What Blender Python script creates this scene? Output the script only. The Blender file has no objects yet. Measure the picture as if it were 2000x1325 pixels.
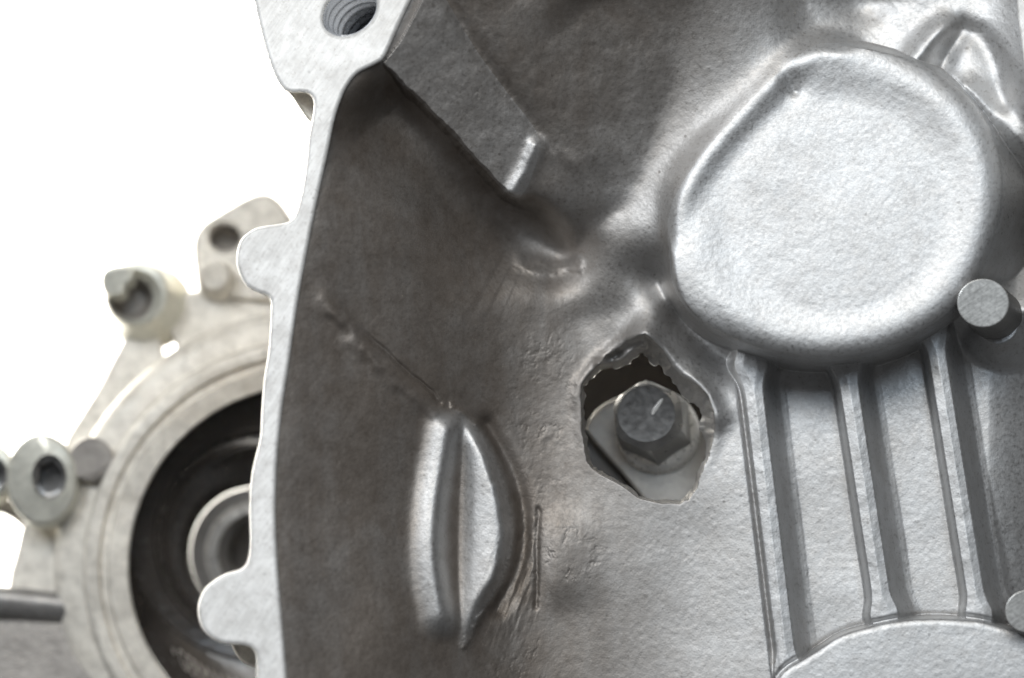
import bpy, bmesh, math, random
import numpy as np
from mathutils import Vector, Matrix
from mathutils.geometry import tessellate_polygon

# ------------------------------------------------------------------ camera, light, exposure
S = 0.0001            # one photo pixel on the reference plane = 0.1 mm
D = 6000.0            # camera distance in those units
sc = bpy.context.scene
C = sc.collection
cam_d = bpy.data.cameras.new('camera')
cam = bpy.data.objects.new('camera', cam_d); C.objects.link(cam)
cam.location = (0, 0, D * S)
cam_d.sensor_width = 36.0
cam_d.lens = 36.0 * D / 2000.0
cam_d.clip_start = 0.01; cam_d.clip_end = 20
cam_d.dof.use_dof = True
cam_d.dof.focus_distance = (D - 60) * S
cam_d.dof.aperture_fstop = 6.6
sc.camera = cam

world = bpy.data.worlds.new('World'); sc.world = world
world.use_nodes = True
world.node_tree.nodes['Background'].inputs[0].default_value = (0.95, 0.97, 1.0, 1)
world.node_tree.nodes['Background'].inputs[1].default_value = 0.06


def area_light(name, loc, target, sx, sy, power, col):
    d = bpy.data.lights.new(name, 'AREA'); d.shape = 'RECTANGLE'
    d.size = sx; d.size_y = sy; d.energy = power; d.color = col
    o = bpy.data.objects.new(name, d); C.objects.link(o)
    o.location = loc
    o.rotation_euler = (Vector(target) - Vector(loc)).to_track_quat('-Z', 'Y').to_euler()
    return o


area_light('side_softbox', (-0.52, 0.50, 0.60), (0.03, 0, 0), 0.26, 0.26, 2.8, (0.90, 0.95, 1.0))
area_light('ceiling_softbox', (-0.10, 0.66, 0.80), (0.02, 0, 0), 0.50, 0.40, 3.0, (1.0, 0.95, 0.87))
area_light('window_softbox', (0.10, 0.52, 0.94), (0.06, 0.0, 0), 0.38, 0.34, 1.8, (0.74, 0.87, 1.0))
area_light('backdrop_fill', (-0.31, 0.10, -0.085), (-0.30, 0.10, -0.26), 0.22, 0.22, 9.0, (1.0, 0.95, 0.86))  # added lamp out of view that lifts the backdrop to white

vs = sc.view_settings
vs.view_transform = 'Standard'; vs.look = 'None'; vs.exposure = 0.45; vs.gamma = 1.0
vs.use_curve_mapping = False
sc.cycles.use_denoising = True
sc.cycles.max_bounces = 8

rng = np.random.RandomState(7)
random.seed(7)


# ------------------------------------------------------------------ helpers
def at(px, py, z):
    f = (D - z) / D
    return ((px - 1000.0) * f * S, -(py - 662.5) * f * S, z * S)


def at_np(px, py, z):
    f = (D - z) / D
    return np.stack([(px - 1000.0) * f * S, -(py - 662.5) * f * S, z * S], axis=-1)


def tilt(x, y):
    """the casing's own planes lean: lower right is nearer the lens"""
    return 0.10 * (x - 1300.0) + 0.16 * (y - 700.0)


def tag(o, label=None, cat=None, group=None, kind=None):
    if label: o['label'] = label
    if cat: o['category'] = cat
    if group: o['group'] = group
    if kind: o['kind'] = kind
    return o


def thing(name, loc, label, cat, group=None):
    o = bpy.data.objects.new(name, None); C.objects.link(o)
    o.location = loc; o.empty_display_size = 0.01
    return tag(o, label, cat, group)


def root_loc(parent):
    v = Vector((0, 0, 0))
    while parent is not None:
        v += parent.location; parent = parent.parent
    return v


def link_mesh(name, me, material, parent=None):
    o = bpy.data.objects.new(name, me); C.objects.link(o)
    me.materials.append(material)
    if parent is not None:
        v = root_loc(parent)
        me.transform(Matrix.Translation(-v))
        o.parent = parent
    return o


def mesh_from(name, verts, faces, material, parent=None, smooth=True, sharp=40):
    me = bpy.data.meshes.new(name)
    me.from_pydata([tuple(v) for v in verts], [], faces)
    bm = bmesh.new(); bm.from_mesh(me)
    bmesh.ops.recalc_face_normals(bm, faces=bm.faces)
    bm.to_mesh(me); bm.free()
    if smooth:
        me.polygons.foreach_set('use_smooth', [True] * len(me.polygons))
        me.set_sharp_from_angle(angle=math.radians(sharp))
    me.update()
    return link_mesh(name, me, material, parent)


def catmull(pts, n=8, closed=False):
    P = np.array(pts, float); out = []
    m = len(P); rngi = range(m if closed else m - 1)
    for i in rngi:
        if closed:
            p0, p1, p2, p3 = P[(i - 1) % m], P[i], P[(i + 1) % m], P[(i + 2) % m]
        else:
            p0, p1, p2, p3 = P[max(i - 1, 0)], P[i], P[i + 1], P[min(i + 2, m - 1)]
        for k in range(n):
            t = k / n
            out.append(0.5 * ((2 * p1) + (-p0 + p2) * t + (2 * p0 - 5 * p1 + 4 * p2 - p3) * t * t
                              + (-p0 + 3 * p1 - 3 * p2 + p3) * t ** 3))
    if not closed: out.append(P[-1])
    return np.array(out)


def loft(name, rings, material, parent=None, n=64, cap_top=False, cap_bottom=False, sharp=35):
    """rings: (cx, cy, r, z[, sx, sy]) circles in photo units, top to bottom"""
    V = []; F = []
    for R in rings:
        cx, cy, r, z = R[:4]
        sx, sy = (R[4], R[5]) if len(R) > 4 else (1, 1)
        for k in range(n):
            a = 2 * math.pi * k / n
            V.append(at(cx + r * sx * math.cos(a), cy + r * sy * math.sin(a), z))
    for i in range(len(rings) - 1):
        for k in range(n):
            k2 = (k + 1) % n
            F.append((i * n + k, i * n + k2, (i + 1) * n + k2, (i + 1) * n + k))
    if cap_top: F.append(tuple(range(n)))
    if cap_bottom: F.append(tuple((len(rings) - 1) * n + k for k in range(n)))
    return mesh_from(name, V, F, material, parent, True, sharp)


def slab(name, outline, zfun, depth, material, parent=None, bevel=5.0, holes=(), smooth_n=6, dirz=(0, 0)):
    """a plate with rounded edges: outline and holes in photo units, top at zfun(x, y).
    dirz: sideways shift of the underside per unit of depth"""
    bm = bmesh.new()
    loops_top = []
    side_faces = []
    for li, L in enumerate([outline] + list(holes)):
        P = catmull(L, smooth_n, True)
        # orientation: make positive area (y down) so the inward normal is consistent
        x, y = P[:, 0], P[:, 1]
        A = 0.5 * np.sum(x * np.roll(y, -1) - np.roll(x, -1) * y)
        if A < 0: P = P[::-1]
        T = np.roll(P, -1, 0) - np.roll(P, 1, 0)
        T /= np.maximum(1e-6, np.linalg.norm(T, axis=1))[:, None]
        N = np.stack([-T[:, 1], T[:, 0]], 1)          # inward for positive area
        if li > 0: N = -N
        rings = []
        for off, dz in ((bevel, 0.0), (bevel * 0.3, -bevel * 0.3), (0.0, -bevel), (0.0, -depth)):
            Q = P + N * off
            if dz < -bevel * 1.5:
                Q = Q + np.array(dirz) * depth
            rings.append([bm.verts.new(at(q[0], q[1], zfun(q[0], q[1]) + dz)) for q in Q])
        n = len(P)
        for a in range(3):
            for k in range(n):
                side_faces.append(bm.faces.new((rings[a][k], rings[a][(k + 1) % n], rings[a + 1][(k + 1) % n], rings[a + 1][k])))
        loops_top.append(rings[0])
    flat = [v for r in loops_top for v in r]
    for tri in tessellate_polygon([[Vector((v.co.x, v.co.y, 0)) for v in r] for r in loops_top]):
        try: bm.faces.new([flat[i] for i in tri])
        except ValueError: pass
    for f in side_faces: f.smooth = True
    bmesh.ops.recalc_face_normals(bm, faces=bm.faces)
    me = bpy.data.meshes.new(name); bm.to_mesh(me); bm.free()
    return link_mesh(name, me, material, parent)


# ---- numpy shape helpers
def sstep(a, b, x):
    t = np.clip((x - a) / (b - a), 0, 1)
    return t * t * (3 - 2 * t)


def smax(a, b, k):
    h = np.clip(0.5 + 0.5 * (a - b) / k, 0, 1)
    return b + (a - b) * h + k * h * (1 - h)


def smin(a, b, k):
    return -smax(-a, -b, k)


def pl(X, Y, pts, n=6):
    """distance to a smooth polyline, side (+ right of travel when y is down), position 0..1"""
    P = catmull(pts, n)
    best = np.full(X.shape, 1e9); side = np.zeros(X.shape); tt = np.zeros(X.shape)
    seg = np.linalg.norm(np.diff(P, axis=0), axis=1); cum = np.concatenate([[0], np.cumsum(seg)])
    for i in range(len(P) - 1):
        a, b = P[i], P[i + 1]; d = b - a; L2 = max(1e-9, d @ d)
        t = np.clip(((X - a[0]) * d[0] + (Y - a[1]) * d[1]) / L2, 0, 1)
        ex = X - a[0] - t * d[0]; ey = Y - a[1] - t * d[1]
        q = ex * ex + ey * ey
        m = q < best
        best = np.where(m, q, best)
        side = np.where(m, d[0] * ey - d[1] * ex, side)
        tt = np.where(m, (cum[i] + t * seg[i]) / cum[-1], tt)
    return np.sqrt(best), np.sign(side), tt


def poly_sd(X, Y, P):
    """signed distance to a closed polygon, negative inside"""
    best = np.full(X.shape, 1e9); inside = np.zeros(X.shape, bool)
    m = len(P)
    for i in range(m):
        a, b = P[i], P[(i + 1) % m]; d = b - a; L2 = max(1e-9, d @ d)
        t = np.clip(((X - a[0]) * d[0] + (Y - a[1]) * d[1]) / L2, 0, 1)
        ex = X - a[0] - t * d[0]; ey = Y - a[1] - t * d[1]
        best = np.minimum(best, ex * ex + ey * ey)
        if abs(d[1]) > 1e-9:
            c = ((a[1] > Y) != (b[1] > Y)) & (X < d[0] * (Y - a[1]) / d[1] + a[0])
            inside ^= c
    r = np.sqrt(best)
    return np.where(inside, -r, r)


def soften(Z, x0, x1, y0, y1, n, mask):
    """round the relief off inside a window, where mask (over the whole grid) is 1"""
    i0, i1 = int((x0 - xs[0]) / STEP), int((x1 - xs[0]) / STEP); j0, j1 = max(0, int((y0 - ys[0]) / STEP)), int((y1 - ys[0]) / STEP)
    W = Z[j0:j1, i0:i1].copy()
    for _ in range(n):
        W[:, 1:-1] = 0.25 * W[:, :-2] + 0.5 * W[:, 1:-1] + 0.25 * W[:, 2:]
        W[1:-1] = 0.25 * W[:-2] + 0.5 * W[1:-1] + 0.25 * W[2:]
    m = mask[j0:j1, i0:i1]
    Z[j0:j1, i0:i1] = Z[j0:j1, i0:i1] * (1 - m) + W * m
    return Z


def vnoise(X, Y, scale, seed):
    r = np.random.RandomState(seed); T = r.rand(256, 256) * 2 - 1
    x = X / scale; y = Y / scale
    xi = np.floor(x).astype(int); yi = np.floor(y).astype(int)
    fx = x - xi; fy = y - yi
    fx = fx * fx * (3 - 2 * fx); fy = fy * fy * (3 - 2 * fy)
    g = lambda i, j: T[i % 256, j % 256]
    return ((g(xi, yi) * (1 - fx) + g(xi + 1, yi) * fx) * (1 - fy)
            + (g(xi, yi + 1) * (1 - fx) + g(xi + 1, yi + 1) * fx) * fy)


def fbm(X, Y, scale, seed, octv=4, gain=0.5):
    out = 0; a = 1.0; tot = 0
    for o in range(octv):
        out = out + a * vnoise(X + 37.1 * o, Y - 91.7 * o, scale / 2 ** o, seed + o)
        tot += a; a *= gain
    return out / tot


# ------------------------------------------------------------------ materials
def new_mat(name):
    m = bpy.data.materials.new(name); m.use_nodes = True
    nt = m.node_tree; nt.nodes.clear()
    out = nt.nodes.new('ShaderNodeOutputMaterial')
    bs = nt.nodes.new('ShaderNodeBsdfPrincipled')
    nt.links.new(bs.outputs[0], out.inputs[0])
    return m, nt, bs


def N(nt, typ, **kw):
    n = nt.nodes.new(typ)
    for k, v in kw.items():
        if k.startswith('i_'):
            key = k[2:]
            n.inputs[int(key) if key.isdigit() else key].default_value = v
        else:
            setattr(n, k, v)
    return n


def ramp(nt, src, stops):
    r = nt.nodes.new('ShaderNodeValToRGB')
    e = r.color_ramp.elements
    while len(e) < len(stops): e.new(0.5)
    for q, (p, c) in zip(e, stops):
        q.position = p; q.color = c if len(c) == 4 else (*c, 1)
    nt.links.new(src, r.inputs[0])
    return r.outputs[0]


def mixc(nt, fac, a, b, mode='MIX'):
    n = nt.nodes.new('ShaderNodeMix'); n.data_type = 'RGBA'; n.blend_type = mode
    for idx, v in ((0, fac), (6, a), (7, b)):
        if hasattr(v, 'links') or isinstance(v, bpy.types.NodeSocket): nt.links.new(v, n.inputs[idx])
        else: n.inputs[idx].default_value = v if not isinstance(v, tuple) or len(v) == 4 else (*v, 1)
    return n.outputs[2]


def math_n(nt, op, a, b=0.0):
    n = nt.nodes.new('ShaderNodeMath'); n.operation = op
    for i, v in enumerate((a, b)):
        if isinstance(v, bpy.types.NodeSocket): nt.links.new(v, n.inputs[i])
        else: n.inputs[i].default_value = v
    return n.outputs[0]


def cast_metal(name, light, dark, metallic=0.93, rough=(0.46, 0.62), grain=1.0, crack=0.0, pits=1.0, stain=(0.30, 0.24, 0.18), stain_amt=0.35, brown_tone=False, mottle=0.9):
    m, nt, bs = new_mat(name)
    tc = N(nt, 'ShaderNodeTexCoord').outputs['Object']
    def noise(scale, detail=4.0, r=0.55, dist=0.0, vec=None):
        n = N(nt, 'ShaderNodeTexNoise'); n.inputs['Scale'].default_value = scale
        n.inputs['Detail'].default_value = detail; n.inputs['Roughness'].default_value = r
        n.inputs['Distortion'].default_value = dist
        nt.links.new(vec or tc, n.inputs['Vector'])
        return n.outputs[0]
    big = noise(60, 5)
    med = noise(330, 5, 0.6)
    fine = noise(1500, 3, 0.6)
    vfine = noise(3400, 2, 0.5)
    col = mixc(nt, ramp(nt, big, [(0.35, (0, 0, 0)), (0.68, (1, 1, 1))]), dark, light)
    col = mixc(nt, ramp(nt, med, [(0.35, (0.72, 0.72, 0.72)), (0.62, (1.06, 1.06, 1.06))]), (0, 0, 0, 1), col, 'MIX') if False else col
    mot = ramp(nt, med, [(0.34, (mottle, mottle * 0.99, mottle * 0.98)), (0.60, (1.0, 1.0, 1.0))])
    col = mixc(nt, 1.0, col, mot, 'MULTIPLY')
    spk = ramp(nt, fine, [(0.30, (0.50, 0.48, 0.46)), (0.45, (1, 1, 1))])
    col = mixc(nt, 0.5, col, spk, 'MULTIPLY')
    # brown oily film
    st = noise(38, 6, 0.62, 0.6)
    stf = ramp(nt, st, [(0.50, (0, 0, 0)), (0.72, (stain_amt,) * 3)])
    col = mixc(nt, stf, col, stain)
    height = None
    def addh(src, amt):
        nonlocal height
        v = math_n(nt, 'MULTIPLY', src, amt)
        height = v if height is None else math_n(nt, 'ADD', height, v)
    addh(med, 0.10 * grain); addh(fine, 0.28 * grain); addh(vfine, 0.55 * grain)
    vg = N(nt, 'ShaderNodeTexVoronoi'); vg.inputs['Scale'].default_value = 2300
    nt.links.new(tc, vg.inputs['Vector'])
    addh(vg.outputs['Distance'], 0.55 * grain)
    if pits > 0:
        vo = N(nt, 'ShaderNodeTexVoronoi'); vo.inputs['Scale'].default_value = 420
        nt.links.new(tc, vo.inputs['Vector'])
        pm = noise(90, 3)
        dots = ramp(nt, vo.outputs['Distance'], [(0.07, (1, 1, 1)), (0.17, (0, 0, 0))])
        msk = ramp(nt, pm, [(0.52, (0, 0, 0)), (0.66, (1, 1, 1))])
        pf = mixc(nt, 1.0, dots, msk, 'MULTIPLY')
        col = mixc(nt, mixc(nt, 1.0, pf, (0.8 * pits,) * 3, 'MULTIPLY'), col, (0.05, 0.045, 0.04))
        addh(pf, -0.8 * pits)
    if crack > 0:
        warp = noise(130, 4, 0.6)
        wv = N(nt, 'ShaderNodeVectorMath', operation='MULTIPLY_ADD')
        wn = N(nt, 'ShaderNodeTexNoise'); wn.inputs['Scale'].default_value = 160; wn.inputs['Detail'].default_value = 4
        nt.links.new(tc, wn.inputs['Vector'])
        nt.links.new(wn.outputs['Color'], wv.inputs[0]); wv.inputs[1].default_value = (0.011,) * 3
        nt.links.new(tc, wv.inputs[2])
        ve = N(nt, 'ShaderNodeTexVoronoi', feature='DISTANCE_TO_EDGE'); ve.inputs['Scale'].default_value = 105
        nt.links.new(wv.outputs[0], ve.inputs['Vector'])
        line = ramp(nt, ve.outputs['Distance'], [(0.0, (1, 1, 1)), (0.045, (0, 0, 0))])
        cm = ramp(nt, noise(48, 4, 0.6), [(0.53, (0, 0, 0)), (0.64, (1, 1, 1))])
        cf = mixc(nt, 1.0, line, cm, 'MULTIPLY')
        col = mixc(nt, mixc(nt, 1.0, cf, (0.55 * crack,) * 3, 'MULTIPLY'), col, (0.06, 0.055, 0.05))
        addh(cf, -0.9 * crack)
    if brown_tone:
        at_ = N(nt, 'ShaderNodeAttribute', attribute_name='brown_tone')
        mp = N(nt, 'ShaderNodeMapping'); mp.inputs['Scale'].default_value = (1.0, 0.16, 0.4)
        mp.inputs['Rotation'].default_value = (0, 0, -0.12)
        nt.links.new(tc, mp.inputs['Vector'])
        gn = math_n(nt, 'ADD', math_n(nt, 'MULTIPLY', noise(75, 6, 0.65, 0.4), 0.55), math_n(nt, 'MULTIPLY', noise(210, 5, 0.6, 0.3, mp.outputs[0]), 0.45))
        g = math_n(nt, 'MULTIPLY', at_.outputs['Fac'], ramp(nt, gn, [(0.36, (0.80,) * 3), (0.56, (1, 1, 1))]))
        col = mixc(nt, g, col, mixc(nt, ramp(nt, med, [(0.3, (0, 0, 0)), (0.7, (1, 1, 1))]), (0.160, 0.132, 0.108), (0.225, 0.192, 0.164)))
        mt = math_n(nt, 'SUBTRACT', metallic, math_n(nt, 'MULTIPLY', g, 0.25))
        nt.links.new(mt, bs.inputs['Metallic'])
    else:
        bs.inputs['Metallic'].default_value = metallic
    nt.links.new(col, bs.inputs['Base Color'])
    rr = ramp(nt, fine, [(0.3, (rough[0],) * 3), (0.7, (rough[1],) * 3)])
    nt.links.new(rr, bs.inputs['Roughness'])
    bp = N(nt, 'ShaderNodeBump'); bp.inputs['Strength'].default_value = 0.30
    bp.inputs['Distance'].default_value = 0.00009
    nt.links.new(height, bp.inputs['Height']); nt.links.new(bp.outputs[0], bs.inputs['Normal'])
    return m


def plain(name, col, metallic, rough, bump=0.2, scale=900, var=0.25):
    m, nt, bs = new_mat(name)
    tc = N(nt, 'ShaderNodeTexCoord').outputs['Object']
    n = N(nt, 'ShaderNodeTexNoise'); n.inputs['Scale'].default_value = scale; n.inputs['Detail'].default_value = 5
    nt.links.new(tc, n.inputs['Vector'])
    n2 = N(nt, 'ShaderNodeTexNoise'); n2.inputs['Scale'].default_value = scale * 0.16; n2.inputs['Detail'].default_value = 5
    nt.links.new(tc, n2.inputs['Vector'])
    a = tuple(c * (1 - var) for c in col)
    c1 = mixc(nt, ramp(nt, n2.outputs[0], [(0.35, (0, 0, 0)), (0.65, (1, 1, 1))]), a, col)
    c2 = mixc(nt, 0.5, c1, ramp(nt, n.outputs[0], [(0.3, (0.7,) * 3), (0.6, (1, 1, 1))]), 'MULTIPLY')
    nt.links.new(c2, bs.inputs['Base Color'])
    bs.inputs['Metallic'].default_value = metallic
    nt.links.new(ramp(nt, n.outputs[0], [(0.3, (max(0.03, rough - 0.1),) * 3), (0.7, (rough + 0.1,) * 3)]), bs.inputs['Roughness'])
    bp = N(nt, 'ShaderNodeBump'); bp.inputs['Strength'].default_value = bump; bp.inputs['Distance'].default_value = 0.0003
    nt.links.new(n.outputs[0], bp.inputs['Height']); nt.links.new(bp.outputs[0], bs.inputs['Normal'])
    return m


M_cast = cast_metal('cast_aluminium', (0.60, 0.60, 0.60), (0.54, 0.535, 0.53), crack=0.22, pits=0.7, stain_amt=0.08, brown_tone=True)
M_boss = cast_metal('cast_aluminium_clean', (0.63, 0.635, 0.64), (0.57, 0.57, 0.57), crack=0.06, pits=0.5, stain_amt=0.05, grain=0.9)
M_flange = cast_metal('machined_flange', (0.95, 0.94, 0.92), (0.84, 0.83, 0.81), metallic=0.15, rough=(0.4, 0.6), grain=0.35, pits=0.5, stain_amt=0.55, stain=(0.50, 0.48, 0.45), mottle=0.82)
M_rear = cast_metal('weathered_aluminium', (0.92, 0.875, 0.79), (0.70, 0.665, 0.60), metallic=0.1, rough=(0.4, 0.6), grain=0.9, stain_amt=0.5, stain=(0.46, 0.40, 0.32), mottle=0.72)
M_pin = plain('sawn_aluminium', (0.78, 0.78, 0.76), 0.6, 0.42, 0.08, 1400, 0.12)
M_pad = plain('grey_cast_pad', (0.44, 0.41, 0.38), 0.5, 0.5, 0.6, 800, 0.25)
def saw_marks(m, angle, amt=0.35):
    nt = m.node_tree; bs = [n for n in nt.nodes if n.type == 'BSDF_PRINCIPLED'][0]
    tc = N(nt, 'ShaderNodeTexCoord').outputs['Object']
    mp = N(nt, 'ShaderNodeMapping'); mp.inputs['Scale'].default_value = (0.06, 1, 1)
    mr = N(nt, 'ShaderNodeMapping'); mr.inputs['Rotation'].default_value = (0, 0, angle)
    nt.links.new(tc, mr.inputs['Vector']); nt.links.new(mr.outputs[0], mp.inputs['Vector'])
    n = N(nt, 'ShaderNodeTexNoise'); n.inputs['Scale'].default_value = 2600; n.inputs['Detail'].default_value = 3
    nt.links.new(mp.outputs[0], n.inputs['Vector'])
    old = bs.inputs['Base Color'].links[0].from_socket
    nt.links.new(mixc(nt, amt, old, ramp(nt, n.outputs[0], [(0.35, (0.55,) * 3), (0.62, (1.15,) * 3)]), 'MULTIPLY'), bs.inputs['Base Color'])


saw_marks(M_pin, -0.55, 0.4)
saw_marks(M_flange, -1.0, 0.25)
M_rubber = plain('oily_black_rubber', (0.055, 0.048, 0.043), 0.0, 0.20, 0.25, 700, 0.3)
M_dark = plain('near_black', (0.035, 0.028, 0.022), 0.0, 0.7, 0.2, 600, 0.3)
M_steel = plain('turned_steel', (0.75, 0.74, 0.72), 0.45, 0.32, 0.1, 900, 0.2)
M_steel_d = plain('dark_turned_steel', (0.30, 0.29, 0.28), 0.5, 0.38, 0.1, 900, 0.2)
M_bolt = plain('grey_bolt_steel', (0.33, 0.325, 0.32), 0.8, 0.36, 0.12, 700, 0.3)
M_zinc = plain('zinc_plated_steel', (0.74, 0.73, 0.65), 0.5, 0.40, 0.25, 800, 0.22)
M_bracket = plain('beige_bracket_metal', (0.40, 0.388, 0.37), 0.4, 0.45, 0.25, 700, 0.12)
M_side = plain('shaded_cast_side', (0.30, 0.29, 0.28), 0.85, 0.5, 0.3, 900, 0.2)  # cast side of the studs, its colour darkened for the shadow there
M_block = plain('dark_grey_casting', (0.13, 0.125, 0.12), 0.4, 0.5, 0.2, 700, 0.2)
M_thread = plain('cut_thread_aluminium', (0.70, 0.72, 0.76), 0.6, 0.3, 0.05, 900, 0.1)
M_paper = plain('white_paper', (0.9, 0.9, 0.88), 0.0, 0.8, 0.0, 200, 0.01)

# ------------------------------------------------------------------ backdrop
bz = -2600 * S
bd = mesh_from('backdrop', [(-1.6, -1.6, bz), (1.6, -1.6, bz), (1.6, 1.6, bz), (-1.6, 1.6, bz)], [(0, 1, 2, 3)], M_paper, None, False)
tag(bd, 'plain white backdrop behind the metal castings', 'backdrop', kind='structure')

# ------------------------------------------------------------------ the casing's relief
HF = 330.0            # height of the flange plane over the casing floor
INNER = [(945, -260), (868, -120), (835, -60), (803, 0), (775, 60), (752, 110), (735, 125), (700, 143), (681, 165), (666, 195), (652, 240), (640, 300),
         (620, 390), (598, 500), (580, 600), (566, 700), (551, 800), (541, 900), (538, 1000), (542, 1100),
         (550, 1200), (560, 1325), (568, 1420), (580, 1600)]
STEP = 2.0
xs = np.arange(510, 2201, STEP); ys = np.arange(-180, 1521, STEP)
X, Y = np.meshgrid(xs, ys)
ip = np.array(INNER, float)
XF = np.interp(Y, ip[:, 1], ip[:, 0])
dfl = X - XF
_w = np.exp(-(np.arange(-60, 61) * STEP / 55.0) ** 2); _w /= _w.sum()
_c = np.interp(np.arange(ys[0] - 120, ys[-1] + 121, STEP), ip[:, 1], ip[:, 0])
XS = np.convolve(_c, _w, 'valid')[:len(ys)][:, None] + 0 * X
dsm = np.minimum(X - XS, dfl + 60)

# broken hole: outline of the opening and the outline of the torn metal round it
HOLE = np.array([(1141, 757), (1150, 744), (1160, 735), (1170, 727), (1181, 722), (1195, 718), (1207, 721), (1218, 717), (1230, 710), (1240, 700),
                 (1249, 692), (1256, 689), (1264, 699), (1269, 709), (1279, 714), (1287, 713), (1294, 719), (1299, 731), (1308, 736), (1314, 748), (1321, 754),
                 (1328, 767), (1336, 776), (1345, 786), (1355, 789), (1366, 798), (1371, 812), (1367, 824), (1366, 838),
                 (1375, 852), (1379, 872), (1376, 893), (1366, 915), (1357, 937), (1351, 954), (1342, 968), (1328, 978), (1308, 975), (1287, 977), (1270, 974),
                 (1249, 968), (1238, 957), (1226, 950), (1211, 942), (1196, 934), (1181, 926), (1170, 918), (1160, 911), (1152, 898), (1149, 872), (1147, 855),
                 (1142, 841), (1143, 815), (1140, 790), (1143, 772)], float)
_h = []
for _k in range(len(HOLE)):                    # ragged edge
    _a, _b = HOLE[_k], HOLE[(_k + 1) % len(HOLE)]; _n = max(1, int(np.linalg.norm(_b - _a) / 6))
    _nv = np.array([_a[1] - _b[1], _b[0] - _a[0]]); _nv /= np.linalg.norm(_nv)
    for _j in range(_n):
        _h.append(_a + (_b - _a) * _j / _n + _nv * rng.uniform(-2.2, 2.2))
HOLE = np.array(_h)
TORN = np.array([(1136, 775), (1138, 752), (1150, 735), (1163, 720), (1180, 700), (1200, 684), (1225, 670), (1246, 657), (1258, 653),
                 (1272, 663), (1288, 678), (1300, 694), (1312, 716), (1330, 735), (1345, 742), (1365, 756), (1382, 775), (1392, 805), (1395, 838),
                 (1388, 868), (1384, 890), (1370, 925), (1358, 955), (1345, 975), (1328, 984), (1287, 981), (1247, 972), (1222, 953),
                 (1180, 930), (1157, 915), (1147, 899), (1144, 872), (1138, 842), (1139, 815)], float)
BOSS = catmull([(1311, 505), (1318, 555), (1345, 602), (1385, 638), (1450, 670), (1530, 692), (1620, 698), (1735, 678), (1840, 622), (1908, 545),
                (1948, 440), (1957, 345), (1935, 255), (1882, 178), (1800, 124), (1715, 99), (1650, 90), (1592, 92),
                (1530, 138), (1450, 218), (1365, 316), (1312, 410)], 5, True)
LOWER = catmull([(1512, 1345), (1532, 1312), (1565, 1290), (1600, 1268), (1645, 1240), (1710, 1222), (1790, 1209), (1885, 1211), (1960, 1226), (2060, 1262),
                 (2260, 1360), (2260, 1700), (1470, 1700), (1482, 1450)], 4, True)

Z = np.interp(dsm, [-200, 0, 30, 200, 310, 400, 470, 540, 640, 3000], [325, 322, 300, 206, 128, 58, 20, 3, 0, 0])
for _ in range(400):      # soften the profile's corners along x
    Z[:, 1:-1] = 0.25 * Z[:, :-2] + 0.5 * Z[:, 1:-1] + 0.25 * Z[:, 2:]
Z += 0.00075 * np.maximum(0, 420 - Y) ** 2 * sstep(1650, 1250, X) * sstep(60, 340, dsm)
Z += 12 * fbm(X, Y, 280, 3, 2)

Z += 88 * sstep(1040, 1400, X + 0.35 * (Y - 300)) * sstep(620, 420, Y + 0.1 * (X - 1250)) * sstep(1700, 1500, X)
# valley under the thread boss, and the boss itself
d, s, t = pl(X, Y, [(705, 150), (800, 255), (900, 362), (990, 445), (1085, 492)])
Z -= (85 * np.exp(-(d / np.where(s > 0, 62 + 43 * sstep(1, .75, t), 62)) ** 2)) * sstep(0.0, 0.18, t)
ALINE = [(690, 70), (738, 118), (800, 180), (870, 250), (940, 325), (988, 376), (1015, 388), (1050, 385), (1092, 415), (1118, 462), (1126, 520)]
dA, sA, tA = pl(X, Y, ALINE)
uA = -sA * dA                                  # positive on the bench side
ta = (X - 780) * 0.69 + (Y - 100) * 0.72
z_sl = smax(318 - 0.50 * ta, 40 + 0 * ta, 60) + 3 * fbm(X, Y, 60, 21, 4)
edge = -uA + 3 * fbm(X, Y, 22, 5, 3)
soft = 13 + 30 * sstep(1000, 1080, X)
z_sl2 = z_sl - 60 * (np.maximum(edge + 6, 0) / soft) ** 1.3 - 0.006 * np.maximum(0, Y - 370) ** 2 - 500 * (edge > 110)
Z = np.where(dsm > 20, smax(Z, z_sl2, 12), Z)
sd_slab = np.maximum(-uA, poly_sd(X, Y, catmull([(775, 40), (738, 118), (870, 250), (990, 380), (1008, 390), (1030, 365), (1052, 300),
                 (1046, 255), (990, 180), (925, 90), (860, -20), (820, -80), (790, -80)], 4, True)))
d, s, t = pl(X, Y, [(1046, 285), (1030, 325), (1004, 372)])
Z += 15 * np.exp(-(d / 15) ** 2)
facet = np.exp(-(d / 17) ** 2)
# crease and lit band right of the boss
d, s, t = pl(X, Y, [(845, -60), (925, 85), (985, 170), (1050, 255), (1110, 325)])
Z -= (9 + 2 * fbm(X, Y, 25, 8, 3)) * np.exp(-(d / 15) ** 2) * sstep(1, .7, t)
d, s, t = pl(X, Y, [(930, -60), (1010, 90), (1080, 200), (1150, 300)])
Z += 12 * np.exp(-(d / 42) ** 2)
d, s, t = pl(X, Y, [(1075, 275), (1125, 325), (1158, 385), (1166, 450)])
Z += 7 * np.exp(-(d / 15) ** 2) * sstep(0, 0.3, t)
# torn ledge
nz = fbm(X, Y, 18, 11, 4)
d, s, t = pl(X + 6 * nz, Y + 12 * fbm(X, Y, 24, 12, 3), [(1018, 512), (1045, 526), (1085, 524), (1130, 516)])
Z += 8 * np.exp(-(d / 12) ** 2)
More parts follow.
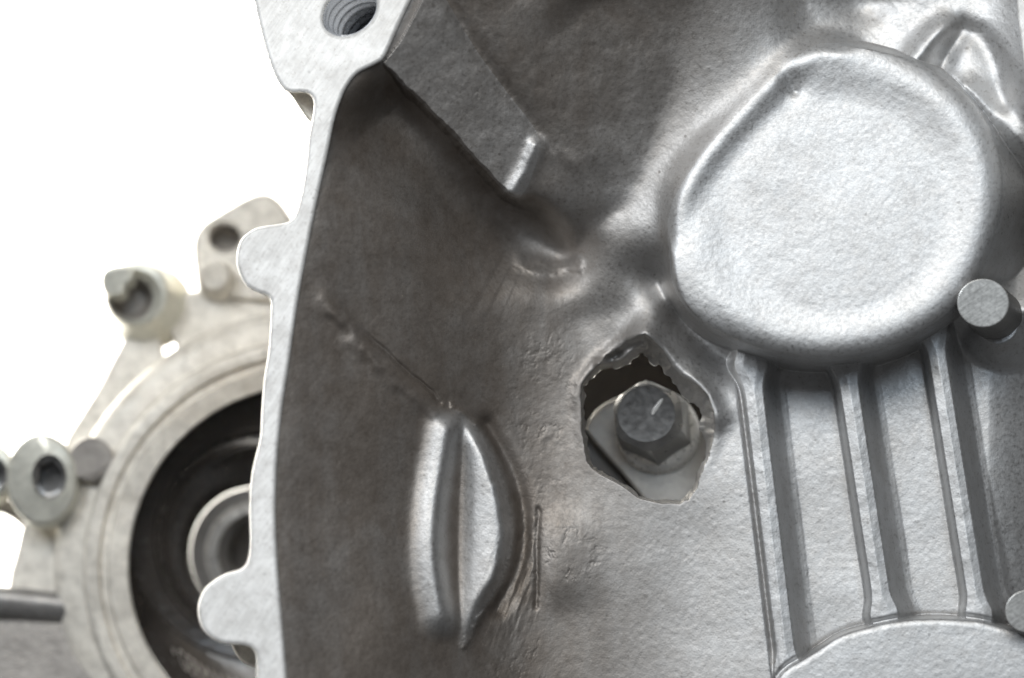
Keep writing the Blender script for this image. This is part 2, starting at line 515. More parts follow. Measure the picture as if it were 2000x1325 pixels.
# crease running down the wall to the twin ribs
wob = 6 * fbm(X, Y, 40, 13, 2)
d, s, t = pl(X + wob, Y - wob, [(612, 548), (660, 615), (720, 690), (790, 757), (850, 800)])
Z += (11 + 3 * fbm(X, Y, 30, 14, 2)) * np.exp(-(d / 17) ** 2) * sstep(0, .2, t)
d, s, t = pl(X + 1.3 * wob, Y - wob, [(690, 628), (740, 682), (800, 735), (862, 785)])
Z -= 7 * np.exp(-(d / 5) ** 2) * sstep(0, .3, t)
# twin ribs on the wall and the torn lens shaped facet
d, s, t = pl(X, Y, [(868, 790), (852, 880), (836, 985), (832, 1090), (848, 1200), (862, 1260)])
u = -s * d
rib_l = 46 * np.clip((u + 30) / 50, 0, 1) * sstep(48, 20, u) * sstep(0, .10, t) * sstep(1, .88, t)
for _ in range(40): rib_l[:, 1:-1] = 0.25 * rib_l[:, :-2] + 0.5 * rib_l[:, 1:-1] + 0.25 * rib_l[:, 2:]
lens = catmull([(880, 800), (930, 832), (968, 898), (994, 975), (1000, 1050), (985, 1125), (940, 1200), (905, 1262), (893, 1200), (897, 1100),
                (900, 1000), (900, 900), (886, 840)], 4, True)
sdl = poly_sd(X + 5 * nz * (X > 945), Y, lens)
zl = (78 * np.sin(0.5 * np.pi * np.clip((X - 890) / 104, 0, 1))) * sstep(10, -22, sdl)
for _ in range(10): zl[:, 1:-1] = 0.25 * zl[:, :-2] + 0.5 * zl[:, 1:-1] + 0.25 * zl[:, 2:]
tw = np.maximum(rib_l, zl)
for _ in range(10):
    tw[:, 1:-1] = 0.25 * tw[:, :-2] + 0.5 * tw[:, 1:-1] + 0.25 * tw[:, 2:]
    tw[1:-1] = 0.25 * tw[:-2] + 0.5 * tw[1:-1] + 0.25 * tw[2:]
Z += tw
d, s, t = pl(X + 6 * nz, Y + 6 * nz, [(885, 795), (932, 832), (970, 898), (996, 975), (1003, 1050), (988, 1122), (942, 1200), (905, 1262)])
Z += (7 + 9 * nz) * np.exp(-(d / 6) ** 2)
d, s, t = pl(X, Y, [(950, 830), (1000, 920), (1022, 1010), (1015, 1100), (970, 1190)])
Z -= 17 * np.exp(-(d / 17) ** 2)
fib = vnoise(X + 0.35 * Y, Y * 0.16, 7, 31) + 0.6 * vnoise(X + 0.35 * Y, Y * 0.2, 3.5, 32)
fm = np.exp(-(((X - 985) / 45) ** 2 + ((Y - 1170) / 95) ** 2)) + np.exp(-(((X - 1035) / 22) ** 2 + ((Y - 1060) / 90) ** 2))
Z += 1.3 * fib * np.clip(fm, 0, 1)
d, s, t = pl(X, Y, [(1054, 985), (1050, 1080), (1048, 1195)])
u = -s * d
strip = np.clip(u / 36, 0, 1) * np.exp(-(np.maximum(0, u - 36) / 70) ** 2) * np.exp(-((Y - 1090) / 85) ** 4)
Z += 13 * strip
d, s, t = pl(X + 4 * nz, Y, [(1052, 995), (1049, 1080), (1046, 1185)])
Z -= 5 * np.exp(-(d / 5) ** 2)
# wrinkles round the ribs
wr = np.abs(fbm(X, Y, 34, 41, 4)); wr2 = np.exp(-(wr / 0.035) ** 2)
wm = (np.exp(-(((X - 1110) / 70) ** 2 + ((Y - 1090) / 60) ** 2)) + 0.8 * np.exp(-(((X - 1060) / 60) ** 2 + ((Y - 800) / 160) ** 2))
      + 0.6 * np.exp(-(((X - 940) / 60) ** 2 + ((Y - 190) / 80) ** 2)) + 0.7 * np.exp(-(((X - 970) / 120) ** 2 + ((Y - 1290) / 60) ** 2)))
Z += (1.7 * fbm(X, Y, 16, 44, 4) - 1.6 * np.exp(-(np.abs(fbm(X, Y, 20, 45, 4)) / 0.05) ** 2)) * np.clip(wm, 0, 1) * sstep(-0.15, 0.35, fbm(X, Y, 45, 43, 3))

# trough below the round boss and the mound over the hole
d, s, t = pl(X, Y, [(1296, 560), (1335, 625), (1420, 700), (1520, 740)])
Z -= 48 * np.exp(-(d / 36) ** 2)
Z -= 22 * np.exp(-(((X - 1268) / 55) ** 2 + ((Y - 528) / 34) ** 2))
d, s, t = pl(X, Y, [(1290, 592), (1268, 640), (1258, 656)])
Z += 26 * np.exp(-(d / 34) ** 2)
d, s, t = pl(X, Y, [(1262, 655), (1312, 690), (1362, 745), (1400, 810)])
Z += 16 * np.exp(-(d / 26) ** 2)
d, s, t = pl(X, Y, [(1150, 640), (1170, 680)])
Z -= 14 * np.exp(-(d / 60) ** 2)

# upper right: funnel, small ridge, rising wall
UR = sstep(1560, 1800, X) * sstep(330, 120, Y)
Z += 30 * UR
Z -= 30 * np.exp(-(((X - 1690) / 60) ** 2 + ((Y - 5) / 45) ** 2))
d, s, t = pl(X, Y, [(1880, 42), (1835, 66), (1800, 100), (1770, 140)])
Z += 30 * np.exp(-(d / 26) ** 2) * sstep(0, .25, t)
d, s, t = pl(X, Y, [(1876, 60), (1855, 92), (1835, 140)])
Z -= 30 * np.exp(-(d / 19) ** 2)
d, s, t = pl(X, Y, [(1912, 70), (1945, 130), (1960, 200)])
Z -= 16 * np.exp(-(d / 20) ** 2)
_q = X - (1930 + 0.06 * Y)
Z += 0.8 * np.minimum(0.5 * (_q + np.sqrt(_q * _q + 40 ** 2)) - 4, 110) * sstep(360, 200, Y)
d, s, t = pl(X, Y, [(1890, 170), (1950, 230), (2010, 300), (2050, 380)])
Z += 22 * np.exp(-(d / 22) ** 2)
Z -= 60 * sstep(1930, 1990, X) * sstep(260, 380, Y) * sstep(640, 480, Y)

sdb0 = poly_sd(X, Y, BOSS)
# ribbed pockets
def rib_u(x0, y0, x1, y1):
    L = math.hypot(x1 - x0, y1 - y0); dx, dy = (x1 - x0) / L, (y1 - y0) / L
    return (X - x0) * (-dy) * -1 + (Y - y0) * -dx, (X - x0) * dx + (Y - y0) * dy


RIBS = [(1466, 712, 1539, 1310, 22), (1650, 700, 1727, 1200, 22), (1822, 640, 1912, 1200, 21)]
u1, v1 = rib_u(*RIBS[0][:4])
pocket = -78 - 2.5 * fbm(X, Y, 150, 51, 2) - 0.09 * np.clip(X - 1930, 0, 130) ** 1.35
pk = sstep(-6, 6, u1) * sstep(600, 690, Y + 0.0 * X)
Z = Z * (1 - pk) + pocket * pk
# dark seam on the outer side of the first rib
Z -= 16 * np.exp(-((u1 + 24) / 6.0) ** 2) * sstep(705, 735, Y)
part = np.zeros(X.shape, int)       # 0 wall, 1 thread boss, 2 round boss, 3-5 ribs, 6 lower boss
for k, (x0, y0, x1, y1, hw) in enumerate(RIBS):
    u, v = rib_u(x0, y0, x1, y1)
    L = math.hypot(x1 - x0, y1 - y0)
    flare = 14 * np.exp(-(v / 30) ** 2) + 10 * np.exp(-((v - L) / 26) ** 2)
    au = np.maximum(0, np.abs(u) - flare) * np.sign(u)
    Lw = 1.0 if k else 2.2
    prof = np.interp(au, [-hw - 60, -hw - 12 * Lw, -hw - 7 * Lw, -hw - 3.5 * Lw, -hw - 0.5, -hw + 4, 0, hw - 4, hw + 1, hw + 5, hw + 11, hw + 18, hw + 27, hw + 38, hw + 70],
                     [-120, -82, -70, -38, -12, -2, 2, -2, -11, -28, -48, -63, -73, -79, -120])
    zr = prof + 1.0 * fbm(X, Y, 40, 61 + k, 3)
    zr = np.where((v < -50) | (v > L + 40), -400, zr)
    hit = (zr > Z - 2) & (np.abs(u) < hw + 30)
    if k == 0: hit &= u > -22
    part[hit] = 3 + k
    Z = np.where(zr > -300, smax(Z, zr, 7), Z)

# lower boss
sdw = poly_sd(X, Y, LOWER)
zw = 6 - 0.02 * np.maximum(0, 14 + sdw).clip(0, 14) ** 2 - 11 * np.maximum(sdw, 0) + 1.2 * fbm(X, Y, 120, 71, 2)
part[sdw < 4] = 6
Z = smax(Z, zw, 6)
Z -= 7 * np.exp(-((sdw - 6) / 5) ** 2) * sstep(1500, 1540, X)

# rim ridge on the upper left of the round boss
# round boss
sdb = poly_sd(X, Y, BOSS)
ang = np.arctan2(Y - 400, X - 1640)
wside = 20 + 42 * sstep(0.75, 1.0, np.cos(ang - 0.05)) 
lw = sstep(0.62, 0.97, np.cos(ang + 2.42))
wside = wside + 62 * lw
rnd = np.clip((62 + sdb) / 62, 0, 1)
lft = sstep(-0.2, 0.75, np.cos(ang + 2.50))       # towards the upper left
top = 132 - (30 - 30 * lft) * (1 - np.sqrt(np.clip(1 - rnd ** 2, 0, 1))) + 0.9 * fbm(X, Y, 110, 81, 2)
rr = np.hypot((X - 1632) / 1.02, Y - 402)
top -= 12 * sstep(300, 200, rr)
zb = top - np.maximum(sdb, 0) / wside * 130
near = sdb < 140
part[(sdb < 5)] = 2
Z = np.where(near, smax(Z, np.where(near, zb, -500), 8 + 34 * lw), Z)
d, s, t = pl(X, Y, [(1285, 450), (1322, 368), (1385, 285), (1465, 196), (1545, 112), (1592, 72), (1640, 78)])
Z += 11 * np.exp(-(d / np.where(s > 0, 30, 44)) ** 2) * sstep(0.0, .2, t)
d, s, t = pl(X, Y, [(1330, 455), (1372, 365), (1440, 282), (1510, 205), (1560, 160)])
Z -= 4 * np.exp(-(d / 28) ** 2)
# notch on the boss rim
d, s, t = pl(X, Y, [(1538, 138), (1542, 160), (1552, 178)])
Z -= 24 * np.exp(-(d / 9) ** 2)
d, s, t = pl(X, Y, [(1290, 440), (1312, 405), (1365, 312), (1450, 214), (1530, 132), (1592, 84), (1660, 84)])
Z = soften(Z, 1150, 1800, -60, 600, 90, np.exp(-(d / 75) ** 4) * sstep(520, 440, Y) * sstep(1700, 1620, X))
Z = soften(Z, 780, 1010, 780, 1330, 24, np.exp(-(((X - 878) / 48) ** 4 + ((Y - 1040) / 240) ** 4)))
Z = soften(Z, 980, 1260, 240, 560, 60, np.exp(-(((X - 1115) / 90) ** 4 + ((Y - 410) / 85) ** 4)))
Z = soften(Z, 1170, 1340, 470, 680, 30, np.exp(-(((X - 1262) / 55) ** 4 + ((Y - 560) / 70) ** 4)))
Z = soften(Z, 1740, 2060, -40, 330, 36, np.exp(-(((X - 1905) / 105) ** 4 + ((Y - 125) / 130) ** 4)) * sstep(0, 25, sdb))
# mound carrying the stud
dm = np.hypot(X - 1948, Y - 632)
Z = smax(Z, -10 - 1.5 * np.maximum(0, dm - 40) - 4 * fbm(X, Y, 30, 87, 3), 16)

part[(sd_slab < 2) & (part == 0)] = 1

# torn rim of the hole
sdh = poly_sd(X, Y, HOLE); sdt = poly_sd(X + 3 * nz, Y + 3 * nz, TORN)
band = sstep(1.5, -2.0, sdt)
gap = np.clip(sdh / np.maximum(1.0, sdh - sdt), 0, 1)
rough = 11 * fbm(X, Y, 26, 91, 2)
Z += 9 * np.exp(-((sdt - 6) / 12) ** 2) * sstep(960, 700, Y)
Z = Z - band * ((1 - gap) * 44 + 6 - rough)
# the flap bent up at the upper left of the hole
d, s, t = pl(X, Y, [(1172, 712), (1205, 706), (1235, 688), (1252, 676)])
Z += 20 * np.exp(-(d / 9) ** 2)

# cast skin
Z += 0.3 * fbm(X, Y, 9, 101, 2) + 0.35 * fbm(X, Y, 60, 102, 2)
BROWN_TONE = np.maximum(0.95 * sstep(1500, 930, X - 0.10 * (Y - 600)), 0.92 * sstep(1680, 1080, X + 0.75 * (Y - 150)))  # darker brown tone, growing towards the left and upper left
paler = np.clip(rib_l / 25, 0, 1) + np.clip(zl / 30, 0, 1) + 0.8 * strip * np.exp(-(np.maximum(0, u - 36) / 25) ** 2) * 0 + 0.35 * (sd_slab < 0) + facet  # weaker brown on the wall ribs, lens, slab and its end facet
BROWN_TONE = np.clip(BROWN_TONE * (1 - np.clip(paler, 0, 0.9)), 0, 1)
Z += tilt(X, Y)

# ---- casing mesh pieces
co = at_np(X, Y, Z)
gx = np.gradient(co, axis=1); gy = np.gradient(co, axis=0)
nrm = np.cross(gy, gx); nrm /= np.linalg.norm(nrm, axis=-1)[..., None]
if nrm[..., 2].mean() < 0: nrm = -nrm
nyy, nxx = X.shape
keepv = (dfl > -16)
# snap the cut onto the hole outline
fq = np.ones((nyy - 1, nxx - 1), bool)
def corners(a): return a[:-1, :-1], a[:-1, 1:], a[1:, 1:], a[1:, :-1]
c = corners(keepv); fq &= c[0] & c[1] & c[2] & c[3]
ins = sdh < 0
c = corners(ins); fq &= ~(c[0] & c[1] & c[2] & c[3])
cnt = sum(k.astype(int) for k in c)
fq &= cnt < 3
mv = np.zeros(X.shape, bool)
edgef = (cnt > 0) & (cnt < 4)
for a in ((slice(None, -1), slice(None, -1)), (slice(None, -1), slice(1, None)), (slice(1, None), slice(1, None)), (slice(1, None), slice(None, -1))):
    mv[a] |= edgef
mv &= ins
jj, ii = np.nonzero(mv)
for j, i in zip(jj, ii):
    p = np.array([X[j, i], Y[j, i]])
    A = HOLE; B = np.roll(HOLE, -1, 0); dd = B - A
    tq = np.clip(((p - A) * dd).sum(1) / (dd * dd).sum(1), 0, 1)
    Q = A + dd * tq[:, None]
    q = Q[np.argmin(((Q - p) ** 2).sum(1))]
    co[j, i] = at(q[0], q[1], Z[j, i])

casing = thing('gearbox_casing', at(1300, 700, -140), 'grey cast aluminium gearbox casing with a jagged hole broken through its wall', 'casing')
pf = part[:-1, :-1]
idx = np.arange(nyy * nxx).reshape(nyy, nxx)
quads = np.stack([idx[:-1, :-1], idx[1:, :-1], idx[1:, 1:], idx[:-1, 1:]], -1)
flatco = co.reshape(-1, 3); flatn = nrm.reshape(-1, 3); flatg = BROWN_TONE.reshape(-1)
rl = np.array(casing.location)
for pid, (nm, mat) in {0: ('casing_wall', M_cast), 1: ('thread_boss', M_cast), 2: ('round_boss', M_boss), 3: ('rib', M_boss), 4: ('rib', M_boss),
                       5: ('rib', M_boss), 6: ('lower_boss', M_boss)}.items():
    q = quads[fq & (pf == pid)]
    if len(q) == 0: continue
    used, inv = np.unique(q.ravel(), return_inverse=True)
    me = bpy.data.meshes.new(nm)
    me.vertices.add(len(used)); me.vertices.foreach_set('co', (flatco[used] - rl).astype(np.float32).ravel())
    me.loops.add(len(inv)); me.loops.foreach_set('vertex_index', inv.astype(np.int32))
    nq = len(q)
    me.polygons.add(nq); me.polygons.foreach_set('loop_start', np.arange(0, nq * 4, 4, dtype=np.int32))
    me.polygons.foreach_set('use_smooth', np.ones(nq, bool))
    at_ = me.attributes.new('brown_tone', 'FLOAT', 'POINT'); at_.data.foreach_set('value', flatg[used].astype(np.float32))
    me.update(calc_edges=True); me.validate()
    me.normals_split_custom_set_from_vertices(flatn[used].astype(np.float32).tolist())
    o = bpy.data.objects.new(nm, me); C.objects.link(o); o.parent = casing
    me.materials.append(mat)

# thickness of the broken wall
def zat(x, y):
    i = np.clip(((np.asarray(x) - xs[0]) / STEP).round().astype(int), 0, nxx - 1)
    j = np.clip(((np.asarray(y) - ys[0]) / STEP).round().astype(int), 0, nyy - 1)
    return Z[j, i]


HP = catmull(HOLE, 3, True); hc = HP.mean(0)
n = len(HP); V = []; F = []
for lev, (dz, sh) in enumerate(((0.5, 0.0), (-14, 3.0), (-34, 7.0), (-46, 9.0))):
    for k in range(n):
        p = HP[k]; dirv = (hc - p) / np.linalg.norm(hc - p)
        j = fbm(np.array([p[0] + 9 * lev]), np.array([p[1]]), 9, 33, 2)[0] * (2.5 if lev else 0)
        q = p + dirv * (-sh + j)
        V.append(at(q[0], q[1], float(zat(p[0], p[1])) + dz))
for lev in range(3):
    for k in range(n):
        k2 = (k + 1) % n
        F.append((lev * n + k, lev * n + k2, (lev + 1) * n + k2, (lev + 1) * n + k))
mesh_from('broken_edge', V, F, M_cast, casing, True, 50)

# ---- mating flange
def zflange(x, y): return HF + tilt(x, y)


OUTER = [(580, 1600), (510, 1600), (503, 1420), (501, 1325), (498, 1275), (478, 1261), (432, 1256), (398, 1232), (386, 1192), (400, 1150), (438, 1122),
         (476, 1108), (488, 1070), (487, 1000), (490, 940), (497, 900), (508, 855), (511, 800), (516, 740), (525, 680), (529, 610), (526, 582),
         (505, 572), (478, 555), (462, 515), (470, 470), (500, 446), (545, 438), (572, 428), (586, 390), (597, 330), (603, 270), (611, 225), (612, 196),
         (598, 182), (562, 180), (543, 160), (529, 130), (514, 80), (500, 20), (488, -40), (470, -120), (440, -260)]
inner = [p for p in INNER[:-1]]
THC = (684, 24)
hole_l = [(THC[0] + 52 * math.cos(a) - 6 * math.sin(a), THC[1] + 47 * math.sin(a) - 8 * math.cos(a)) for a in np.linspace(0, 2 * math.pi, 22, endpoint=False)]
fl = slab('flange', OUTER + inner, zflange, 95, M_flange, casing, bevel=8, holes=[hole_l], smooth_n=4)
# threaded bore
V = []; F = []; nseg = 48; nl = 120; ztop = zflange(*THC)
for k in range(nl):
    dep = k * 2.2; rr_ = 1.0 - 0.085 * (0.5 + 0.5 * math.cos(2 * math.pi * dep / 22.0)) if dep > 4 else 1.0
    for a_ in range(nseg):
        a = 2 * math.pi * a_ / nseg
        hel = 1.0 - 0.10 * (0.5 + 0.5 * math.cos(2 * math.pi * (dep / 22.0) - a)) if dep > 4 else 1.02
        V.append(at(THC[0] + dep * 0.42 + hel * (52 * math.cos(a) - 6 * math.sin(a)), THC[1] + dep * 0.40 + hel * (47 * math.sin(a) - 8 * math.cos(a)), ztop - 3 - dep))
for k in range(nl - 1):
    for a_ in range(nseg):
        b_ = (a_ + 1) % nseg
        F.append((k * nseg + a_, k * nseg + b_, (k + 1) * nseg + b_, (k + 1) * nseg + a_))
F.append(tuple((nl - 1) * nseg + a_ for a_ in range(nseg)))
mesh_from('threaded_bore', V, F, M_thread, fl, True, 60)
# webs under the flange that show in its notches
slab('gusset', [(535, 140), (570, 188), (607, 240), (640, 250), (650, 150)], lambda x, y: zflange(x, y) - 70, 120, M_rear, casing, 6)
slab('gusset', [(560, 520), (600, 540), (590, 640), (548, 612), (515, 575), (490, 560)], lambda x, y: zflange(x, y) - 90, 120, M_rear, casing, 6)
slab('gusset', [(440, 1200), (520, 1200), (540, 1300), (470, 1290)], lambda x, y: zflange(x, y) - 95, 120, M_rear, casing, 6)
# far side of the flange at the right edge of the picture
slab('flange', [(1982, -220), (1986, 0), (1996, 90), (2014, 230), (2040, 400), (2230, 400), (2230, -220)],
     lambda x, y: 190 + tilt(x, y), 200, M_flange, casing, 5, smooth_n=3)

# ---- studs
def stud(cx, cy, r, ztop, zbot):
    sh = 0.17
    def ring(dr, dz): return (cx - sh * dz, cy - sh * dz, r + dr, ztop + dz, 1.0, 0.93)
    o = loft('stud', [ring(-0.6, -0.8), ring(0, -3.2), ring(1, -40), ring(4, zbot - ztop)], M_side, casing, 64, sharp=60)
    loft('sawn_face', [ring(-2.2, 0), ring(-0.6, -0.8)], M_pin, o, 64, cap_top=True, sharp=15)
    return o


stud(1920, 592, 51, 60 + tilt(1920, 592) + 70, -110 + tilt(1920, 592))
stud(2008, 1194, 45, 60 + tilt(2008, 1194), -80 + tilt(2008, 1194))

# ------------------------------------------------------------------ bolt and bracket behind the hole
zb0 = -215.0
br = slab('bracket', [(1143, 836), (1164, 802), (1190, 784), (1222, 774), (1262, 786), (1330, 815), (1398, 845), (1400, 880), (1392, 915), (1372, 970), (1345, 1030), (1290, 1035), (1262, 985),
                      (1222, 934), (1180, 886), (1150, 850)], lambda x, y: zb0 + 0.10 * (y - 850), 60, M_bracket, None, 7, smooth_n=5)
tag(br, 'beige metal bracket plate under the bolt seen through the broken hole', 'bracket')
blk = slab('housing_block', [(1090, 790), (1136, 815), (1180, 880), (1230, 945), (1262, 1000), (1180, 1010), (1090, 960)],
           lambda x, y: zb0 - 40 + 0.1 * (y - 850), 100, M_block, None, 6, smooth_n=3)
tag(blk, 'dark grey metal block beside the bracket behind the broken hole', 'block')
dk = slab('inner_housing', [(900, 500), (1600, 500), (1600, 1250), (900, 1250)], lambda x, y: -620.0, 60, M_dark, None, 6, smooth_n=1)  # flat near-black sheet filling the view through the hole
tag(dk, 'dark housing deep behind the broken hole', 'housing')
bolt = thing('hex_bolt', at(1285, 845, zb0), 'grey hex flange bolt visible through the jagged hole in the casing', 'bolt')
zt = zb0 + 18
loft('washer_flange', [(1281, 834, 60, zt + 22), (1283, 838, 74, zt + 16), (1284, 841, 81, zt + 4), (1286, 846, 82, zt - 14)], M_steel, bolt, 64, cap_top=True)
# hex head with chamfered round crown
hexv = lambda cx, cy, r, z, a0: [at(cx + r * math.cos(a0 + k * math.pi / 3), cy + r * 0.96 * math.sin(a0 + k * math.pi / 3), z) for k in range(6)]
V = []; F = []; nh = 72
def ringp(cx, cy, z, fr, rh, rc):
    out = []
    for k in range(nh):
        a = 2 * math.pi * k / nh
        a0 = math.radians(25); q = (a - a0) % (math.pi / 3) - math.pi / 6
        rhx = rh * math.cos(math.pi / 6) / math.cos(q)
        r = rhx * fr + rc * (1 - fr) if fr <= 1 else min(rhx, rc)
        out.append(at(cx + r * math.cos(a), cy + r * 0.97 * math.sin(a), z))
    return out
levels = [(1262, 808, zt + 96, 0, 0, 50), (1262.5, 808.5, zt + 96.5, 0, 0, 56), (1263, 809, zt + 93, 0, 0, 60), (1266, 813, zt + 84, 2, 76, 70), (1268, 816, zt + 72, 1, 76, 0), (1281, 836, zt + 12, 1, 78, 0)]
for L in levels: V += ringp(*L)
for i in range(len(levels) - 1):
    for k in range(nh):
        k2 = (k + 1) % nh
        F.append((i * nh + k, i * nh + k2, (i + 1) * nh + k2, (i + 1) * nh + k))
F.append(tuple(range(nh)))
mesh_from('head', V, F, M_bolt, bolt, True, 22)
slab('highlight_mark', [(1272, 808), (1277, 796), (1291, 780), (1295, 782), (1285, 800), (1276, 811)], lambda x, y: zt + 98.0, 4, M_steel, bolt, 1.2, smooth_n=3)  # head mark with its highlight streak built as a pale raised bar

# ------------------------------------------------------------------ rear housing at the left
def zh(x, y): return -470 + 0.10 * (x - 400) + 0.16 * (y - 800)


rear = thing('bearing_housing', at(400, 1000, -640), 'weathered light grey cast housing with stepped bearing ring, left behind the casing', 'housing')
slab('arm', [(128, 870), (155, 818), (190, 762), (228, 690), (262, 632), (300, 600), (345, 578), (392, 566), (450, 556), (520, 566), (660, 600), (660, 640), (560, 640), (460, 660), (370, 710), (280, 790), (215, 880), (180, 960), (140, 960)],
     lambda x, y: zh(x, y) - 60, 70, M_rear, rear, 9, holes=[[(313, 640), (330, 652), (348, 684), (352, 700), (336, 712), (320, 690)]], smooth_n=5)
lug = slab('lug', [(384, 540), (378, 478), (394, 442), (440, 411), (490, 384), (522, 379), (550, 398), (580, 440), (640, 500), (640, 580), (520, 590), (430, 580), (392, 568)],
           lambda x, y: zh(x, y) - 40, 80, M_rear, rear, 12,
           holes=[[(440 + 29 * math.cos(a), 466 + 25 * math.sin(a)) for a in np.linspace(0, 2 * math.pi, 12, endpoint=False)]], smooth_n=4)
loft('blind_hole', [(440, 466, 29, zh(440, 466) - 46, 1, .86), (446, 472, 29, zh(440, 466) - 105, 1, .86)], M_pad, lug, 32, cap_bottom=True)
loft('round_pad', [(417, 538, 26, zh(417, 538) + 8), (418, 539, 31, zh(417, 538) + 3), (420, 543, 33, zh(417, 538) - 10), (428, 552, 42, zh(417, 538) - 62)], M_rear, rear, 40, cap_top=True)
loft('round_pad', [(177, 896, 40, zh(177, 896) + 44), (178, 897, 43, zh(177, 896) + 41), (180, 901, 44, zh(177, 896) - 30), (184, 910, 46, zh(177, 896) - 60)], M_pad, rear, 48, cap_top=True)
slab('arm', [(18, 1150), (34, 1075), (52, 1010), (80, 985), (190, 985), (190, 1180), (60, 1172)], lambda x, y: zh(x, y) - 70, 60, M_rear, rear, 8, smooth_n=4)
slab('arm', [(-90, 1215), (20, 1203), (130, 1200), (210, 1360), (-90, 1360)], lambda x, y: zh(x, y) - 60, 80, M_pad, rear, 8, smooth_n=4)
slab('arm', [(-90, 950), (-20, 965), (40, 985), (90, 1010), (60, 1040), (10, 1006), (-90, 985)], lambda x, y: zh(x, y) - 90, 60, M_pad, rear, 6, smooth_n=4)
# ring
c0 = (608, 1110); zr0 = zh(300, 1050)
def zrg(dz): return zr0 + dz
loft('bearing_ring', [(604, 1106, 352, zrg(10)), (604, 1107, 356, zrg(18)), (605, 1108, 392, zrg(20)), (605, 1108, 396, zrg(6)), (606, 1108, 410, zrg(4)), (606, 1109, 415, zrg(14)),
                      (606, 1109, 432, zrg(16)), (607, 1109, 440, zrg(10)), (607, 1110, 443, zrg(-10)), (608, 1110, 447, zrg(-20)), (608, 1110, 478, zrg(-26)), (608, 1110, 496, zrg(-40)),
                      (608, 1110, 503, zrg(-62)), (610, 1112, 506, zrg(-120))], M_rear, rear, 160, sharp=50)

# pipe
V = []; F = []; nn = 28; path = [(-80, 1178), (0, 1176), (60, 1182), (128, 1190)]
for (px, py) in path:
    for k in range(nn):
        a = 2 * math.pi * k / nn
        V.append(at(px, py + 32 * math.sin(a), zh(60, 1180) - 62 + 32 * math.cos(a)))
for i in range(len(path) - 1):
    for k in range(nn):
        F.append((i * nn + k, i * nn + (k + 1) % nn, (i + 1) * nn + (k + 1) % nn, (i + 1) * nn + k))
pipe = mesh_from('pipe', V, F, M_steel_d, None)
tag(pipe, 'dark metal pipe running behind the bearing ring at the left edge', 'pipe')

# seal
seal = thing('shaft_seal', at(540, 1060, zr0 / 1.0 - 160), 'oily black rubber shaft seal pressed into the stepped bearing ring', 'seal')
oc = loft('outer_ring', [(603, 1105, 351.5, zrg(8)), (600, 1103, 346, zrg(2)), (520, 1045, 268, zrg(-64)), (505, 1034, 257, zrg(-70)), (503, 1034, 252, zrg(-76)),
                         (512, 1046, 224, zrg(-82)), (514, 1050, 213, zrg(-84)), (514, 1050, 210, zrg(-80)), (514, 1050, 206, zrg(-82)), (513, 1052, 200, zrg(-100))], M_rubber, seal, 160, sharp=25)
loft('lip', [(513, 1052, 200, zrg(-100)), (512, 1055, 186, zrg(-96)), (511, 1056, 181, zrg(-92)), (510, 1057, 177, zrg(-98)), (508, 1062, 160, zrg(-120)), (503, 1075, 140, zrg(-165)), (500, 1080, 129, zrg(-180))],
     M_rubber, seal, 128, sharp=25)
for cx, cy, r, z in ((504, 1034, 255, -70), (514, 1050, 211, -82), (511, 1056, 183, -93)):  # beads added on the seal's steps so the edges catch glints
    loft('glint_bead', [(cx, cy, r + 5, zrg(z - 2)), (cx, cy, r + 3.5, zrg(z + 3)), (cx, cy, r, zrg(z + 5)), (cx, cy, r - 3.5, zrg(z + 3)), (cx, cy, r - 5, zrg(z - 2))], M_rubber, oc, 128, sharp=80)
# embossed lettering on the seal's bevelled ring
cu = bpy.data.curves.new('lettering', 'FONT'); cu.body = '\u2022 GERMANY \u2022 15'; cu.size = 1.0; cu.extrude = 0.0
to = bpy.data.objects.new('lettering_src', cu); C.objects.link(to)
bpy.context.view_layer.update()
tm = bpy.data.meshes.new_from_object(to.evaluated_get(bpy.context.evaluated_depsgraph_get()))
bpy.data.objects.remove(to)
V = []
width = max(v.co.x for v in tm.vertices)
for v in tm.vertices:
    f = v.co.x / width
    a = math.radians(136 - 42 * f)
    h = 0.50 + 0.36 * (v.co.y / 0.72)          # 0 outer edge .. 1 inner edge
    cx, cy, r, z = [A_ + (B_ - A_) * h for A_, B_ in zip((600, 1103, 346, zrg(2)), (520, 1045, 268, zrg(-64)))]
    V.append(at(cx + r * math.cos(a), cy + r * math.sin(a), z + 6))
mesh_from('lettering', V, [tuple(p.vertices) for p in tm.polygons], M_pad, oc, False)

# shaft
sh = thing('hollow_shaft', at(500, 1080, zrg(-300)), 'bright turned steel hollow shaft end inside the black seal', 'shaft')
loft('outer_sleeve', [(500, 1081, 128, zrg(-178)), (500, 1081, 126, zrg(-170)), (501, 1081, 101, zrg(-168)), (501, 1081, 100, zrg(-172))], M_steel_d, sh, 96)
loft('inner_sleeve', [(501, 1081, 100, zrg(-170)), (501, 1081, 98, zrg(-168)), (503, 1080, 80, zrg(-155)), (503, 1080, 77, zrg(-172))], M_steel, sh, 96)
loft('bore_wall', [(503, 1080, 78, zrg(-172)), (506, 1079, 62, zrg(-196)), (510, 1078, 58, zrg(-300))], M_steel_d, sh, 96, cap_bottom=True)


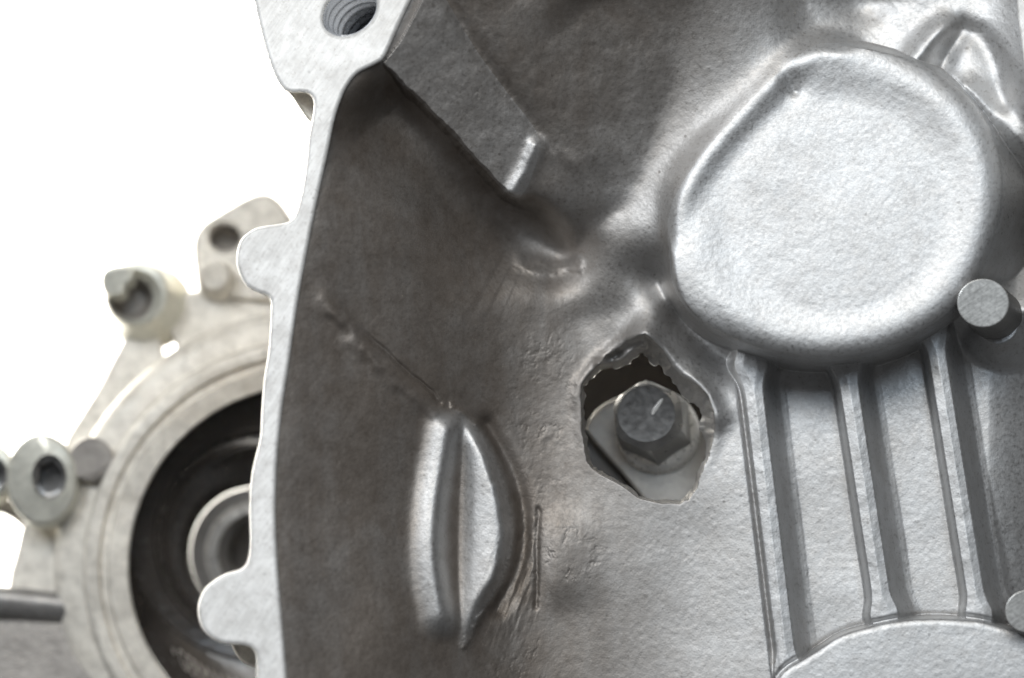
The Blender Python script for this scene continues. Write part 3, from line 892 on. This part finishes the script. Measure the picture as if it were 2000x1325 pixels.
# bolts at the left
def socket_bolt(cx, cy, r, sx, zb, label, hexr=30, dx=12, dy=-8):
    b = thing('socket_bolt', at(cx, cy, zb), label, 'bolt', None)
    loft('head', [(cx + dx, cy + dy, hexr + 9, zb + 66, sx, 1), (cx, cy, r * 0.90, zb + 62, sx, 1), (cx, cy, r * 0.985, zb + 56, sx, 1), (cx + 1, cy + 1, r, zb + 48, sx, 1), (cx + 8, cy + 8, r, zb, sx, 1)],
         M_zinc, b, 72, sharp=30)
    V = []; F = []
    for lev, (rad, z, hx) in enumerate(((hexr + 9, 66, 0), (hexr + 3, 56, 0), (hexr, 54, 1), (hexr, 10, 1))):
        for k in range(36):
            a = 2 * math.pi * k / 36
            q = (a + 0.3) % (math.pi / 3) - math.pi / 6
            rad2 = rad * (math.cos(math.pi / 6) / math.cos(q) if hx else 1)
            V.append(at(cx + dx + (66 - z) * 0.1 + rad2 * sx * math.cos(a), cy + dy + (66 - z) * 0.1 + rad2 * math.sin(a), zb + z))
    for lev in range(3):
        for k in range(36):
            F.append((lev * 36 + k, lev * 36 + (k + 1) % 36, (lev + 1) * 36 + (k + 1) % 36, (lev + 1) * 36 + k))
    F.append(tuple(3 * 36 + k for k in range(36)))
    mesh_from('socket', V, F, M_bolt, b, True, 25)
    return b


socket_bolt(82, 937, 90, 0.78, zh(82, 937) - 10, 'large zinc plated socket bolt beside the bearing ring at the left edge', 35, 14, -6)
socket_bolt(-22, 922, 58, 0.9, zh(0, 922) - 60, 'zinc plated socket bolt cut off by the left edge of the picture', 28, 4, 4)
fb = thing('flange_bolt', at(268, 575, zh(268, 575) - 30), 'yellowish zinc flange bolt standing at the top of the rear housing arm', 'bolt')
zf = zh(268, 575)
loft('collar', [(258, 584, 40, zf - 2), (263, 578, 52, zf + 22), (266, 575, 60, zf + 20), (268, 576, 65, zf + 10), (271, 580, 66, zf - 4), (282, 592, 72, zf - 40), (292, 600, 84, zf - 64)], M_zinc, fb, 64, sharp=28)
loft('recess', [(258, 584, 41, zf), (256, 586, 34, zf - 20), (256, 586, 30, zf - 50)], M_pad, fb, 40, cap_bottom=True)
slab('head', [(198, 546), (206, 528), (224, 521), (252, 519), (262, 530), (258, 548), (246, 556), (242, 574), (222, 580), (204, 572)], lambda x, y: zf + 48, 46, M_zinc, fb, 6, smooth_n=4, dirz=(0.15, 0.25))
